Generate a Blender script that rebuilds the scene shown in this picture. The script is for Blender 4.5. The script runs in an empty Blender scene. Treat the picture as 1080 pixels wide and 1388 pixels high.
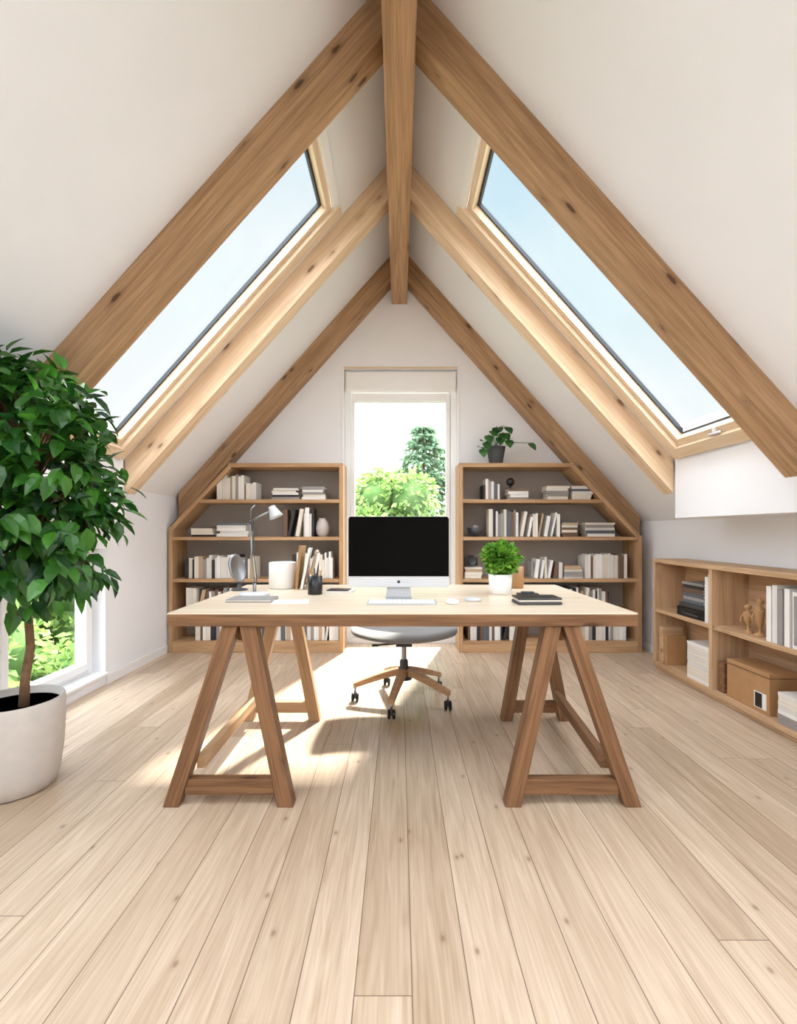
import bpy, math, random
from mathutils import Vector, Matrix, noise
random.seed(7)
F=635.0; CH=1.07
def PX(px,d): return (px-541)*d/F
def PZ(py,d): return CH-(py-720)*d/F
scene=bpy.context.scene
R0=3.68; SL=1.12
def roofz(x): return R0-SL*abs(x)

# ------------------------------------------------------------ materials
def newmat(name):
    m=bpy.data.materials.new(name); m.use_nodes=True
    nt=m.node_tree; b=nt.nodes['Principled BSDF']; return m,nt,b
def lin(c):
    return tuple(((v/255)/12.92 if v/255<=0.04045 else ((v/255+0.055)/1.055)**2.4) for v in c)+(1,)
def plain(name,c,rough=0.6,metal=0.0,var=0.06,scale=6,bump=0.0,spec=0.5):
    m,nt,b=newmat(name); N=nt.nodes; L=nt.links
    tc=N.new('ShaderNodeTexCoord'); n=N.new('ShaderNodeTexNoise'); n.inputs['Scale'].default_value=scale; n.inputs['Detail'].default_value=4
    r=N.new('ShaderNodeValToRGB'); c=lin(c)
    r.color_ramp.elements[0].position=.3; r.color_ramp.elements[1].position=.7
    r.color_ramp.elements[0].color=tuple(v*(1-var) for v in c[:3])+(1,)
    r.color_ramp.elements[1].color=tuple(min(1,v*(1+var)) for v in c[:3])+(1,)
    L.new(tc.outputs['Object'],n.inputs['Vector']); L.new(n.outputs['Fac'],r.inputs['Fac']); L.new(r.outputs['Color'],b.inputs['Base Color'])
    b.inputs['Roughness'].default_value=rough; b.inputs['Metallic'].default_value=metal
    b.inputs['Specular IOR Level'].default_value=spec
    if bump>0:
        bp=N.new('ShaderNodeBump'); bp.inputs['Strength'].default_value=bump; bp.inputs['Distance'].default_value=.01
        n2=N.new('ShaderNodeTexNoise'); n2.inputs['Scale'].default_value=scale*12
        L.new(tc.outputs['Object'],n2.inputs['Vector']); L.new(n2.outputs['Fac'],bp.inputs['Height']); L.new(bp.outputs['Normal'],b.inputs['Normal'])
    return m
def math_(nt,op,a,b=None,c=None):
    n=nt.nodes.new('ShaderNodeMath'); n.operation=op
    for i,v in enumerate((a,b,c)):
        if v is None: continue
        if isinstance(v,(int,float)): n.inputs[i].default_value=v
        else: nt.links.new(v,n.inputs[i])
    return n.outputs[0]
def mixc(nt,fac,a,b,mode='MIX'):
    n=nt.nodes.new('ShaderNodeMix'); n.data_type='RGBA'; n.blend_type=mode
    for i,v in ((0,fac),(6,a),(7,b)):
        if isinstance(v,(int,float)): n.inputs[i].default_value=v
        elif isinstance(v,tuple): n.inputs[i].default_value=v
        else: nt.links.new(v,n.inputs[i])
    return n.outputs[2]
def wood(name,c1,c2,knot,rough=.55,knots=True,gs=1.0):
    m,nt,b=newmat(name); N=nt.nodes; L=nt.links
    tc=N.new('ShaderNodeTexCoord'); oi=N.new('ShaderNodeObjectInfo')
    off=N.new('ShaderNodeVectorMath'); off.operation='ADD'
    cx=N.new('ShaderNodeCombineXYZ'); rr=math_(nt,'MULTIPLY',oi.outputs['Random'],37.0)
    L.new(rr,cx.inputs[0]); L.new(rr,cx.inputs[1]); L.new(rr,cx.inputs[2])
    L.new(tc.outputs['Object'],off.inputs[0]); L.new(cx.outputs[0],off.inputs[1])
    mp=N.new('ShaderNodeMapping'); mp.inputs['Scale'].default_value=(.8*gs,16*gs,16*gs); L.new(off.outputs[0],mp.inputs[0])
    n=N.new('ShaderNodeTexNoise'); n.inputs['Scale'].default_value=1.6; n.inputs['Detail'].default_value=6; n.inputs['Distortion'].default_value=.8
    L.new(mp.outputs[0],n.inputs['Vector'])
    mp3=N.new('ShaderNodeMapping'); mp3.inputs['Scale'].default_value=(2*gs,70*gs,70*gs); L.new(off.outputs[0],mp3.inputs[0])
    n3=N.new('ShaderNodeTexNoise'); n3.inputs['Scale'].default_value=2; n3.inputs['Detail'].default_value=3; L.new(mp3.outputs[0],n3.inputs['Vector'])
    f=math_(nt,'ADD',math_(nt,'MULTIPLY',n.outputs['Fac'],.6),math_(nt,'MULTIPLY',n3.outputs['Fac'],.4))
    r=N.new('ShaderNodeValToRGB'); r.color_ramp.elements[0].position=.38; r.color_ramp.elements[1].position=.6
    r.color_ramp.elements[0].color=lin(c2); r.color_ramp.elements[1].color=lin(c1); L.new(f,r.inputs['Fac'])
    col=r.outputs['Color']
    if knots:
        mp2=N.new('ShaderNodeMapping'); mp2.inputs['Scale'].default_value=(3.0,9,9); L.new(off.outputs[0],mp2.inputs[0])
        v=N.new('ShaderNodeTexVoronoi'); v.inputs['Scale'].default_value=1.0; L.new(mp2.outputs[0],v.inputs['Vector'])
        nk=N.new('ShaderNodeTexNoise'); nk.inputs['Scale'].default_value=50; L.new(off.outputs[0],nk.inputs['Vector'])
        dd=math_(nt,'ADD',v.outputs['Distance'],math_(nt,'MULTIPLY',math_(nt,'SUBTRACT',nk.outputs['Fac'],.5),.06))
        k=N.new('ShaderNodeValToRGB'); k.color_ramp.elements[0].position=.07; k.color_ramp.elements[0].color=(1,1,1,1)
        k.color_ramp.elements[1].position=.24; k.color_ramp.elements[1].color=(0,0,0,1)
        e=k.color_ramp.elements.new(.12); e.color=(.3,.3,.3,1)
        L.new(dd,k.inputs['Fac'])
        kk=math_(nt,'MULTIPLY',k.outputs['Color'],.85)
        col=mixc(nt,kk,col,lin(knot))
    L.new(col,b.inputs['Base Color']); b.inputs['Roughness'].default_value=rough
    b.inputs['Specular IOR Level'].default_value=.3
    bp=N.new('ShaderNodeBump'); bp.inputs['Strength'].default_value=.15; bp.inputs['Distance'].default_value=.004
    L.new(f,bp.inputs['Height']); L.new(bp.outputs['Normal'],b.inputs['Normal'])
    return m
def floor_mat():
    m,nt,b=newmat('plank_floor'); N=nt.nodes; L=nt.links
    tc=N.new('ShaderNodeTexCoord'); s=N.new('ShaderNodeSeparateXYZ'); L.new(tc.outputs['Object'],s.inputs[0])
    w=.134
    xs=math_(nt,'DIVIDE',math_(nt,'ADD',s.outputs[0],20.07),w); ix=math_(nt,'FLOOR',xs); fx=math_(nt,'FRACT',xs)
    wn=N.new('ShaderNodeTexWhiteNoise'); wn.noise_dimensions='1D'; L.new(ix,wn.inputs['W'])
    ys=math_(nt,'DIVIDE',math_(nt,'ADD',s.outputs[1],math_(nt,'MULTIPLY',wn.outputs['Value'],3.4)),3.1)
    iy=math_(nt,'FLOOR',ys); fy=math_(nt,'FRACT',ys)
    cv=N.new('ShaderNodeCombineXYZ'); L.new(ix,cv.inputs[0]); L.new(iy,cv.inputs[1])
    w2=N.new('ShaderNodeTexWhiteNoise'); w2.noise_dimensions='2D'; L.new(cv.outputs[0],w2.inputs['Vector'])
    rnd=w2.outputs['Value']
    ofs=math_(nt,'MULTIPLY',rnd,53.0)
    gv=N.new('ShaderNodeCombineXYZ')
    L.new(math_(nt,'ADD',math_(nt,'MULTIPLY',s.outputs[0],20.0),ofs),gv.inputs[0]); L.new(math_(nt,'ADD',math_(nt,'MULTIPLY',s.outputs[1],1.5),ofs),gv.inputs[1]); L.new(ofs,gv.inputs[2])
    n=N.new('ShaderNodeTexNoise'); n.inputs['Scale'].default_value=1.2; n.inputs['Detail'].default_value=8; n.inputs['Distortion'].default_value=1.8; L.new(gv.outputs[0],n.inputs['Vector'])
    gv2=N.new('ShaderNodeCombineXYZ')
    L.new(math_(nt,'ADD',math_(nt,'MULTIPLY',s.outputs[0],170.0),ofs),gv2.inputs[0]); L.new(math_(nt,'MULTIPLY',s.outputs[1],3.0),gv2.inputs[1]); L.new(ofs,gv2.inputs[2])
    n2=N.new('ShaderNodeTexNoise'); n2.inputs['Scale'].default_value=1.0; n2.inputs['Detail'].default_value=3; L.new(gv2.outputs[0],n2.inputs['Vector'])
    f=math_(nt,'ADD',math_(nt,'MULTIPLY',n.outputs['Fac'],.62),math_(nt,'MULTIPLY',n2.outputs['Fac'],.38))
    r=N.new('ShaderNodeValToRGB'); r.color_ramp.elements[0].position=.32; r.color_ramp.elements[1].position=.64
    r.color_ramp.elements[0].color=lin((178,154,128)); r.color_ramp.elements[1].color=lin((212,192,169)); L.new(f,r.inputs['Fac'])
    tint=N.new('ShaderNodeValToRGB'); tint.color_ramp.elements[0].color=(.80,.765,.72,1); tint.color_ramp.elements[1].color=(1.05,1.05,1.05,1); L.new(rnd,tint.inputs['Fac'])
    col=mixc(nt,1.0,r.outputs['Color'],tint.outputs['Color'],'MULTIPLY')
    kv=N.new('ShaderNodeCombineXYZ'); L.new(math_(nt,'ADD',math_(nt,'MULTIPLY',s.outputs[0],7.5),ofs),kv.inputs[0]); L.new(math_(nt,'ADD',math_(nt,'MULTIPLY',s.outputs[1],4.5),ofs),kv.inputs[1])
    v=N.new('ShaderNodeTexVoronoi'); v.voronoi_dimensions='2D'; v.inputs['Scale'].default_value=.45; L.new(kv.outputs[0],v.inputs['Vector'])
    k=N.new('ShaderNodeValToRGB'); k.color_ramp.elements[0].position=.010; k.color_ramp.elements[0].color=(1,1,1,1); k.color_ramp.elements[1].position=.055; k.color_ramp.elements[1].color=(0,0,0,1)
    ke=k.color_ramp.elements.new(.026); ke.color=(.25,.25,.25,1)
    L.new(v.outputs['Distance'],k.inputs['Fac'])
    col=mixc(nt,math_(nt,'MULTIPLY',k.outputs['Color'],.6),col,lin((112,78,50)))
    e=math_(nt,'MINIMUM',fx,math_(nt,'SUBTRACT',1.0,fx)); s1=math_(nt,'LESS_THAN',e,.011)
    e2=math_(nt,'MINIMUM',fy,math_(nt,'SUBTRACT',1.0,fy)); s2=math_(nt,'LESS_THAN',e2,.0004)
    seam=math_(nt,'MAXIMUM',s1,s2)
    col=mixc(nt,math_(nt,'MULTIPLY',seam,.78),col,lin((88,64,45)))
    L.new(col,b.inputs['Base Color'])
    b.inputs['Roughness'].default_value=.36; b.inputs['Specular IOR Level'].default_value=.5
    bp=N.new('ShaderNodeBump'); bp.inputs['Strength'].default_value=.3; bp.inputs['Distance'].default_value=.002
    L.new(math_(nt,'SUBTRACT',math_(nt,'MULTIPLY',f,.3),seam),bp.inputs['Height']); L.new(bp.outputs['Normal'],b.inputs['Normal'])
    return m
def leafmat(name,cd,cl,rough=.4,trans=.25):
    m,nt,b=newmat(name); N=nt.nodes; L=nt.links
    a=N.new('ShaderNodeAttribute'); a.attribute_name='var'
    r=N.new('ShaderNodeValToRGB'); r.color_ramp.elements[0].color=lin(cd); r.color_ramp.elements[1].color=lin(cl)
    L.new(a.outputs['Fac'],r.inputs['Fac']); L.new(r.outputs['Color'],b.inputs['Base Color']); b.inputs['Roughness'].default_value=rough
    t=N.new('ShaderNodeBsdfTranslucent'); L.new(r.outputs['Color'],t.inputs['Color'])
    mx=N.new('ShaderNodeMixShader'); mx.inputs[0].default_value=trans
    L.new(b.outputs[0],mx.inputs[1]); L.new(t.outputs[0],mx.inputs[2]); L.new(mx.outputs[0],N['Material Output'].inputs['Surface'])
    return m
def glassmat():
    m=bpy.data.materials.new('window_glass'); m.use_nodes=True; nt=m.node_tree; N=nt.nodes; L=nt.links
    N.remove(N['Principled BSDF'])
    t=N.new('ShaderNodeBsdfTransparent'); t.inputs[0].default_value=(.97,.985,.98,1); g=N.new('ShaderNodeBsdfGlossy'); g.inputs['Roughness'].default_value=.02
    mx=N.new('ShaderNodeMixShader'); mx.inputs[0].default_value=.03
    L.new(t.outputs[0],mx.inputs[1]); L.new(g.outputs[0],mx.inputs[2]); L.new(mx.outputs[0],N['Material Output'].inputs['Surface'])
    return m
M={}
M['wall']=plain('white_plaster',(241,242,245),.9,var=.012,scale=3,bump=.03)
M['paint']=plain('white_paint',(242,242,242),.45,var=.01)
M['beam']=wood('beam_pine',(188,152,116),(152,117,84),(64,38,24))
M['beam_sunlit']=wood('beam_pine_sunlit',(234,208,176),(212,182,148),(110,72,44))  # same pine as the other rafters, lightened to paint sunlight on it
M['trimwood']=wood('trim_pine',(232,210,182),(212,186,154),(140,95,60),knots=False)
M['shelf']=wood('shelf_oak',(196,160,122),(168,131,94),(100,65,38),knots=False,gs=1.3)
M['lowshelf']=wood('low_shelf_oak',(208,174,138),(180,145,110),(120,80,50),gs=1.2)
M['trestle']=wood('trestle_oak',(138,101,70),(104,73,48),(60,36,20),gs=1.5)
M['trestle_l']=wood('desk_top_maple',(230,213,190),(214,193,166),(190,150,110),rough=.35,knots=False)
M['chairwood']=wood('chair_beech',(200,162,124),(172,134,98),(120,80,50),knots=False,gs=2)
M['back']=plain('shelf_back_shaded',(160,152,145),.8,var=.03)  # grey-brown shade inside the bookcases, put into the panel colour
M['floor']=floor_mat()
M['glass']=glassmat()
M['gasket']=plain('rubber_gasket',(40,44,48),.5)
M['black']=plain('black_plastic',(18,18,19),.35)
M['screen']=plain('screen_glass',(3,2,2),.35,var=.02,spec=.06)
M['alu']=plain('brushed_aluminium',(190,192,195),.45,metal=.5,var=.02)
M['silver']=plain('silver_plastic',(206,207,210),.4,var=.01)
M['chrome']=plain('chrome',(150,150,152),.3,metal=1,var=.01)
M['white']=plain('white_ceramic',(238,236,232),.35,var=.01)
M['cream']=plain('cream_paper',(228,220,206),.8,var=.03)
M['pot']=plain('stone_pot',(200,192,184),.7,var=.04,scale=20,bump=.1)
M['soil']=plain('soil',(52,38,28),.95,var=.3,scale=60,bump=.5)
M['bark']=plain('bark',(122,92,66),.85,var=.25,scale=30,bump=.4)
M['grey']=plain('grey_fabric',(150,148,145),.9,var=.05)
M['dgrey']=plain('dark_grey',(70,70,72),.6)
M['copper']=plain('brass_tan',(176,130,84),.4,var=.05)
M['card']=plain('cardboard',(176,135,92),.8,var=.05,scale=20)
M['leaf']=leafmat('tree_leaf',(18,62,22),(74,134,44),.33,.28)
M['leaf2']=leafmat('herb_leaf',(66,130,34),(150,200,76),.5,.35)
M['leaf3']=leafmat('pothos_leaf',(30,84,40),(84,140,70),.4,.25)
M['oleaf']=leafmat('garden_leaf',(98,136,62),(184,206,124),.7,.4)
M['oconif']=leafmat('conifer_leaf',(104,138,108),(160,186,150),.7,.35)
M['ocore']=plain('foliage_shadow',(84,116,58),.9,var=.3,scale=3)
M['grass']=plain('grass',(84,92,72),.9,var=.2,scale=2)
PAL=[M['cream'],M['white'],plain('book_white',(222,218,212),.7),plain('book_grey',(150,146,142),.7),plain('book_brown',(112,88,70),.7),plain('book_black',(44,42,44),.6),plain('book_tan',(186,160,130),.7),plain('book_slate',(92,98,106),.7)]
WTS=[5,5,5,3,2,2.4,1.8,1.6]

# ------------------------------------------------------------ mesh builder
class MB:
    def __init__(s): s.v=[]; s.f=[]; s.m=[]; s.sm=[]; s.var=[]; s.mats=[]; s.cur=0.5
    def mi(s,mat):
        if mat not in s.mats: s.mats.append(mat)
        return s.mats.index(mat)
    def add(s,vs,fs,mat,smooth=False,var=None):
        o=len(s.v); s.v+= [tuple(v) for v in vs]; i=s.mi(mat)
        s.var+=[s.cur if var is None else var]*len(vs)
        for f in fs: s.f.append(tuple(o+k for k in f)); s.m.append(i); s.sm.append(smooth)
    def box(s,lo,hi,mat,mtx=None):
        x0,y0,z0=lo; x1,y1,z1=hi
        vs=[Vector(p) for p in ((x0,y0,z0),(x1,y0,z0),(x1,y1,z0),(x0,y1,z0),(x0,y0,z1),(x1,y0,z1),(x1,y1,z1),(x0,y1,z1))]
        if mtx: vs=[mtx@v for v in vs]
        s.add(vs,[(0,3,2,1),(4,5,6,7),(0,1,5,4),(1,2,6,5),(2,3,7,6),(3,0,4,7)],mat)
    def prism(s,poly,y0,y1,mat):   # poly in xz
        n=len(poly); vs=[(x,y0,z) for x,z in poly]+[(x,y1,z) for x,z in poly]
        fs=[tuple(range(n)),tuple(range(2*n-1,n-1,-1))]+[(i,i+n,(i+1)%n+n,(i+1)%n) for i in range(n)]
        s.add(vs,fs,mat)
    def lathe(s,prof,mat,c=(0,0,0),seg=32,mtx=None,smooth=True):
        vs=[];fs=[];n=len(prof)
        for i in range(seg):
            a=2*math.pi*i/seg
            for r,z in prof:
                v=Vector((r*math.cos(a),r*math.sin(a),z))
                if mtx: v=mtx@v
                vs.append(v+Vector(c))
        for i in range(seg):
            j=(i+1)%seg
            for k in range(n-1): fs.append((i*n+k,j*n+k,j*n+k+1,i*n+k+1))
        s.add(vs,fs,mat,smooth)
        if prof[0][0]>0: s.add([vs[i*n] for i in range(seg)],[tuple(range(seg-1,-1,-1))],mat)
        if prof[-1][0]>0: s.add([vs[i*n+n-1] for i in range(seg)],[tuple(range(seg))],mat)
    def tube(s,pts,rad,mat,seg=10,var=None):
        pts=[Vector(p) for p in pts]; n=len(pts)
        if isinstance(rad,(int,float)): rad=[rad]*n
        vs=[];fs=[]
        up=Vector((0,0,1)); prev=None
        for i,p in enumerate(pts):
            t=(pts[min(i+1,n-1)]-pts[max(i-1,0)]).normalized()
            if prev is None:
                a=t.cross(up)
                if a.length<.1: a=t.cross(Vector((1,0,0)))
            else: a=prev-t*prev.dot(t)
            a.normalize(); prev=a; b=t.cross(a)
            for k in range(seg):
                an=2*math.pi*k/seg; vs.append(p+(a*math.cos(an)+b*math.sin(an))*rad[i])
        for i in range(n-1):
            for k in range(seg): fs.append((i*seg+k,i*seg+(k+1)%seg,(i+1)*seg+(k+1)%seg,(i+1)*seg+k))
        fs.append(tuple(range(seg-1,-1,-1))); fs.append(tuple((n-1)*seg+k for k in range(seg)))
        s.add(vs,fs,mat,True,var)
    def leaf(s,base,d,L,W,mat,normal=None,fold=.15,curl=.2,simple=False):
        d=Vector(d).normalized(); nrm=Vector(normal) if normal else Vector((random.uniform(-1,1),random.uniform(-1,1),random.uniform(.3,1.5)))
        side=d.cross(nrm)
        if side.length<.05: side=d.cross(Vector((1,.3,0)))
        side.normalize(); up=side.cross(d).normalized(); b=Vector(base)
        def P(t,w,h): return b+d*(L*t)+side*(W*w)+up*(W*h-curl*L*t*t)
        vr=random.random()
        if simple:
            s.add([P(0,0,0),P(.5,-.5,fold),P(1,0,0),P(.5,.5,fold)],[(0,1,2),(0,2,3)],mat,True,vr); return
        vs=[P(0,0,0),P(.25,-.40,fold),P(.55,-.42,fold),P(.82,-.2,fold*.5),P(1,0,0),P(.82,.2,fold*.5),P(.55,.42,fold),P(.25,.40,fold),P(.27,0,0),P(.57,0,0),P(.82,0,0)]
        s.add(vs,[(0,1,8),(1,2,9,8),(2,3,10,9),(3,4,10),(4,5,10),(5,6,9,10),(6,7,8,9),(7,0,8)],mat,False,vr)
    def sphere(s,c,r,mat,seg=16,rings=10,scale=(1,1,1)):
        prof=[(max(1e-5,r*math.sin(math.pi*i/rings)),-r*math.cos(math.pi*i/rings)) for i in range(rings+1)]
        prof[0]=(0,-r);prof[-1]=(0,r)
        s.lathe(prof,mat,c,seg,Matrix.Diagonal((scale[0],scale[1],scale[2])).to_4x4())
    def obj(s,name,parent=None,bevel=0,loc=None):
        me=bpy.data.meshes.new(name); me.from_pydata(s.v,[],s.f)
        for m in s.mats: me.materials.append(m)
        me.polygons.foreach_set('material_index',s.m); me.polygons.foreach_set('use_smooth',s.sm)
        at=me.attributes.new('var','FLOAT','POINT'); at.data.foreach_set('value',s.var)
        me.update(); o=bpy.data.objects.new(name,me); scene.collection.objects.link(o)
        if loc: o.location=loc
        if parent: o.parent=parent
        if bevel:
            b=o.modifiers.new('bevel','BEVEL'); b.width=bevel; b.segments=2; b.limit_method='ANGLE'; b.angle_limit=.7
        return o
def empty(name,loc=(0,0,0)):
    e=bpy.data.objects.new(name,None); e.location=(0,0,0); scene.collection.objects.link(e); e.empty_display_size=.1; return e
def board(name,p0,p1,w,h,mat,parent=None,side=(0,1,0),bevel=.002):
    p0=Vector(p0);p1=Vector(p1);x=(p1-p0);L=x.length;x.normalize();y=Vector(side);y=(y-x*y.dot(x)).normalized();z=x.cross(y)
    mb=MB(); mb.box((-L/2,-w/2,-h/2),(L/2,w/2,h/2),mat)
    o=mb.obj(name,None,bevel); m=Matrix((x,y,z)).transposed().to_4x4(); m.translation=(p0+p1)/2; o.matrix_world=m
    if parent: o.parent=parent
    return o
def abox(name,lo,hi,mat,parent=None,bevel=.002):
    d=[hi[i]-lo[i] for i in range(3)]; c=[(hi[i]+lo[i])/2 for i in range(3)]; a=d.index(max(d))
    p0=list(c);p1=list(c);p0[a]=lo[a];p1[a]=hi[a]
    sa=(a+1)%3; sd=[0,0,0]; sd[sa]=1; oa=3-a-sa
    return board(name,p0,p1,d[sa],d[oa],mat,parent,sd,bevel)

# ------------------------------------------------------------ room shell
XL=-2.05; XR=2.25; YB=4.42; YF=-2.2
fb=MB(); fb.box((XL-.2,YF-.2,-.12),(XR+.2,YB+.2,0),M['floor']); fb.obj('floor')
HOLES=[(2.30,3.07),(.1,1.0),(-1.5,-.6)]  # only the first is seen; the rest are added skylights for fill light
HX0,HX1=.44,1.83
def roof(side,xo):
    mb=MB(); T=.13
    def piece(x0,x1,y0,y1):
        pts=[]
        for y in (y0,y1):
            for x in (x0,x1):
                pts+= [(side*x,y,roofz(x)),(side*x,y,roofz(x)+T)]
        mb.add(pts,[(0,2,6,4),(1,5,7,3),(0,1,3,2),(4,6,7,5),(0,4,5,1),(2,3,7,6)],M['wall'])
    piece(0,HX0,YF-.2,YB+.2); piece(HX1,xo,YF-.2,YB+.2)
    ys=[YF-.2]
    for a,b in sorted(HOLES): ys+=[a,b]
    ys.append(YB+.2)
    for i in range(0,len(ys),2): piece(HX0,HX1,ys[i],ys[i+1])
    o=mb.obj('ceiling')
roof(-1,2.25); roof(1,2.45)
def gable(name,y0,y1,ox0,ox1,oz0,oz1):
    mb=MB(); e=.02
    lx,rx=XL-.2,XR+.2
    if ox0 is None:
        mb.prism([(lx,-.1),(rx,-.1),(rx,roofz(rx)+e),(0,R0+e),(lx,roofz(lx)+e)],y0,y1,M['wall']); mb.obj(name); return
    mb.prism([(lx,-.1),(ox0,-.1),(ox0,roofz(ox0)+e),(lx,roofz(lx)+e)],y0,y1,M['wall'])
    mb.prism([(ox1,-.1),(rx,-.1),(rx,roofz(rx)+e),(ox1,roofz(ox1)+e)],y0,y1,M['wall'])
    mb.prism([(ox0,oz1),(ox1,oz1),(ox1,roofz(ox1)+e),(0,R0+e),(ox0,roofz(ox0)+e)],y0,y1,M['wall'])
    mb.obj(name)
DX0,DX1,DZ=-.522,.55,2.6
gable('wall_back',YB,YB+.2,DX0,DX1,0,DZ)
gable('wall_front',YF-.2,YF,None,0,0,0)
wl=MB()
WY0,WY1,WZ0,WZ1=1.7,3.27,.07,.95
wl.box((XL-.2,YF,-.1),(XL,WY0,roofz(XL)+.02),M['wall']); wl.box((XL-.2,WY1,-.1),(XL,YB,roofz(XL)+.02),M['wall'])
wl.box((XL-.2,WY0,WZ1),(XL,WY1,roofz(XL)+.02),M['wall']); wl.box((XL-.2,WY0,-.1),(XL,WY1,WZ0),M['wall'])
wl.obj('wall_left')
wr=MB(); wr.box((XR,YF,-.1),(XR+.2,YB,roofz(XR)+.02),M['wall']); wr.obj('wall_right')
for sd,xw in ((-1,XL),(1,XR)):
    xi=1.885; zb=1.16
    mb=MB(); xo=abs(xw)
    mb.prism([(sd*xi,zb),(sd*xo,zb),(sd*xo,roofz(xo)+.01 if roofz(xo)>zb else zb+.001),(sd*xi,roofz(xi)+.01)],.8,3.2,M['wall'])
    mb.obj('trim_%d'%(1 if sd<0 else 2))
abox('baseboard_left',(XL,WY1+.0,0),(XL+.015,4.12,.07),M['paint'])
abox('baseboard_left.001',(XL,YF,0),(XL+.015,WY0,.07),M['paint'])
abox('baseboard_right',(XR-.015,YF,0),(XR,YB,.07),M['paint'])
VT=.24
def rafter(side,y0,y1,xend,mat):
    c=1/math.sqrt(1+SL*SL); th=VT*c
    d=Vector((side*c,0,-SL*c))
    mb=MB(); L=xend/c; s=VT*SL*c; vs=[]
    for y in (-(y1-y0)/2,(y1-y0)/2):
        vs+=[(0,y,0),(L,y,0),(L+s,y,-th),(s,y,-th)]
    mb.add(vs,[(0,1,2,3),(7,6,5,4),(0,4,5,1),(1,5,6,2),(2,6,7,3),(3,7,4,0)],mat)
    o=mb.obj('rafter_beam',None,.004)
    z=Vector((side*SL*c,0,c)); y=z.cross(d)
    m=Matrix((d,y,z)).transposed().to_4x4(); m.translation=Vector((0,(y0+y1)/2,R0)); o.matrix_world=m
for (a,b,xe,mt) in ((2.155,2.29,1.885,'beam'),(3.22,3.345,1.885,'beam_sunlit'),(4.28,4.42,2.02,'beam'),(-.3,-.165,1.885,'beam')):
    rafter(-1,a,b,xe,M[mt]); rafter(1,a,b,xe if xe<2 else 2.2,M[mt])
board('ridge_beam',(0,YF,3.41),(0,YB,3.41),.146,.40,M['beam'],None,(1,0,0),.004)

# ------------------------------------------------------------ skylights
wi=0
def skylight(side,y0,y1):
    global wi; wi+=1
    e=empty('window_%d'%wi)
    c=1/math.sqrt(1+SL*SL)
    def P(x,off=0):
        return Vector((side*(x+SL*c*off),0,roofz(x)+c*off))
    d=Vector((side*c,0,-SL*c))
    def strip(n,xa,xb,ya,yb,o0,o1,mat):
        if (yb-ya)>(xb-xa)/c:
            mid=P((xa+xb)/2,(o0+o1)/2); board(n,(mid.x,ya,mid.z),(mid.x,yb,mid.z),(xb-xa)/c,o1-o0,mat,e,d)
        else:
            a=P(xa,(o0+o1)/2); b=P(xb,(o0+o1)/2); y=(ya+yb)/2
            board(n,(a.x,y,a.z),(b.x,y,b.z),yb-ya,o1-o0,mat,e,(0,1,0))
    w=.09
    strip('casing_far',HX0-.035,HX1+.05,y1,y1+w,-.03,.0,M['trimwood'])
    strip('casing_top',HX0-.035,HX0,y0,y1,-.022,.0,M['paint'])
    strip('casing_bottom',HX1,HX1+.05,y0,y1,-.03,.0,M['trimwood'])
    f=.035
    strip('sash_far',HX0,HX1,y1-f,y1,.0,.07,M['trimwood'])
    strip('sash_near',HX0,HX1,y0,y0+f,.0,.07,M['trimwood'])
    strip('sash_top',HX0,HX0+.03,y0+f,y1-f,.0,.07,M['trimwood'])
    strip('sash_bottom',HX1-.03,HX1,y0+f,y1-f,.0,.07,M['trimwood'])
    g=.012
    strip('gasket_far',HX0+.03,HX1-.03,y1-f-g,y1-f,.045,.07,M['gasket'])
    strip('gasket_near',HX0+.03,HX1-.03,y0+f,y0+f+g,.045,.07,M['gasket'])
    strip('gasket_top',HX0+.03,HX0+.04,y0+f+g,y1-f-g,.045,.07,M['gasket'])
    strip('gasket_bottom',HX1-.04,HX1-.03,y0+f+g,y1-f-g,.045,.07,M['gasket'])
    mb=MB(); a=P(HX0+.02,.068); b=P(HX1-.02,.068)
    mb.add([(a.x,y0+.02,a.z),(b.x,y0+.02,b.z),(b.x,y1-.02,b.z),(a.x,y1-.02,a.z)],[(0,1,2,3)],M['glass']); mb.obj('glass',e)
    h=P(HX1-.015,-.01); mb=MB(); mb.tube([(h.x,(y0+y1)/2-.05,h.z-.01),(h.x,(y0+y1)/2+.05,h.z-.01)],.008,M['silver']); mb.box((h.x-.008,(y0+y1)/2-.012,h.z-.01),(h.x+.008,(y0+y1)/2+.012,h.z+.02),M['silver']); mb.obj('handle',e)
for a,b in HOLES:  # pairs after the first are added out of view to brighten the floor
    skylight(-1,a,b); skylight(1,a,b)

# ------------------------------------------------------------ back glazed door
e=empty('door_1'); y=YB+.05
def fr(n,x0,x1,z0,z1,ya,yb,mat=M['paint']): abox(n,(x0,ya,z0),(x1,yb,z1),mat,e,.004)
fr('frame_left',DX0,DX0+.06,0,DZ,y,y+.1); fr('frame_right',DX1-.06,DX1,0,DZ,y,y+.1)
fr('frame_top',DX0+.06,DX1-.06,DZ-.1,DZ,y,y+.1); fr('frame_sill',DX0+.06,DX1-.06,0,.05,y,y+.1)
sx0,sx1=DX0+.065,DX1-.065
GX0,GX1,GZ1=PX(481,4.5),PX(604,4.5),PZ(545,4.5)
fr('sash_left',sx0,GX0,.055,DZ-.21,y+.01,y+.07); fr('sash_right',GX1,sx1,.055,DZ-.21,y+.01,y+.07)
fr('sash_top',GX0,GX1,GZ1,DZ-.21,y+.01,y+.07); fr('sash_bottom',GX0,GX1,.055,.16,y+.01,y+.07)
fr('blind_box',DX0+.015,DX1-.015,DZ-.2,DZ-.02,y-.03,y+.06)
abox('casing_line',(DX0,YB-.012,DZ),(DX1,YB,DZ+.018),M['trimwood'],e)
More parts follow.
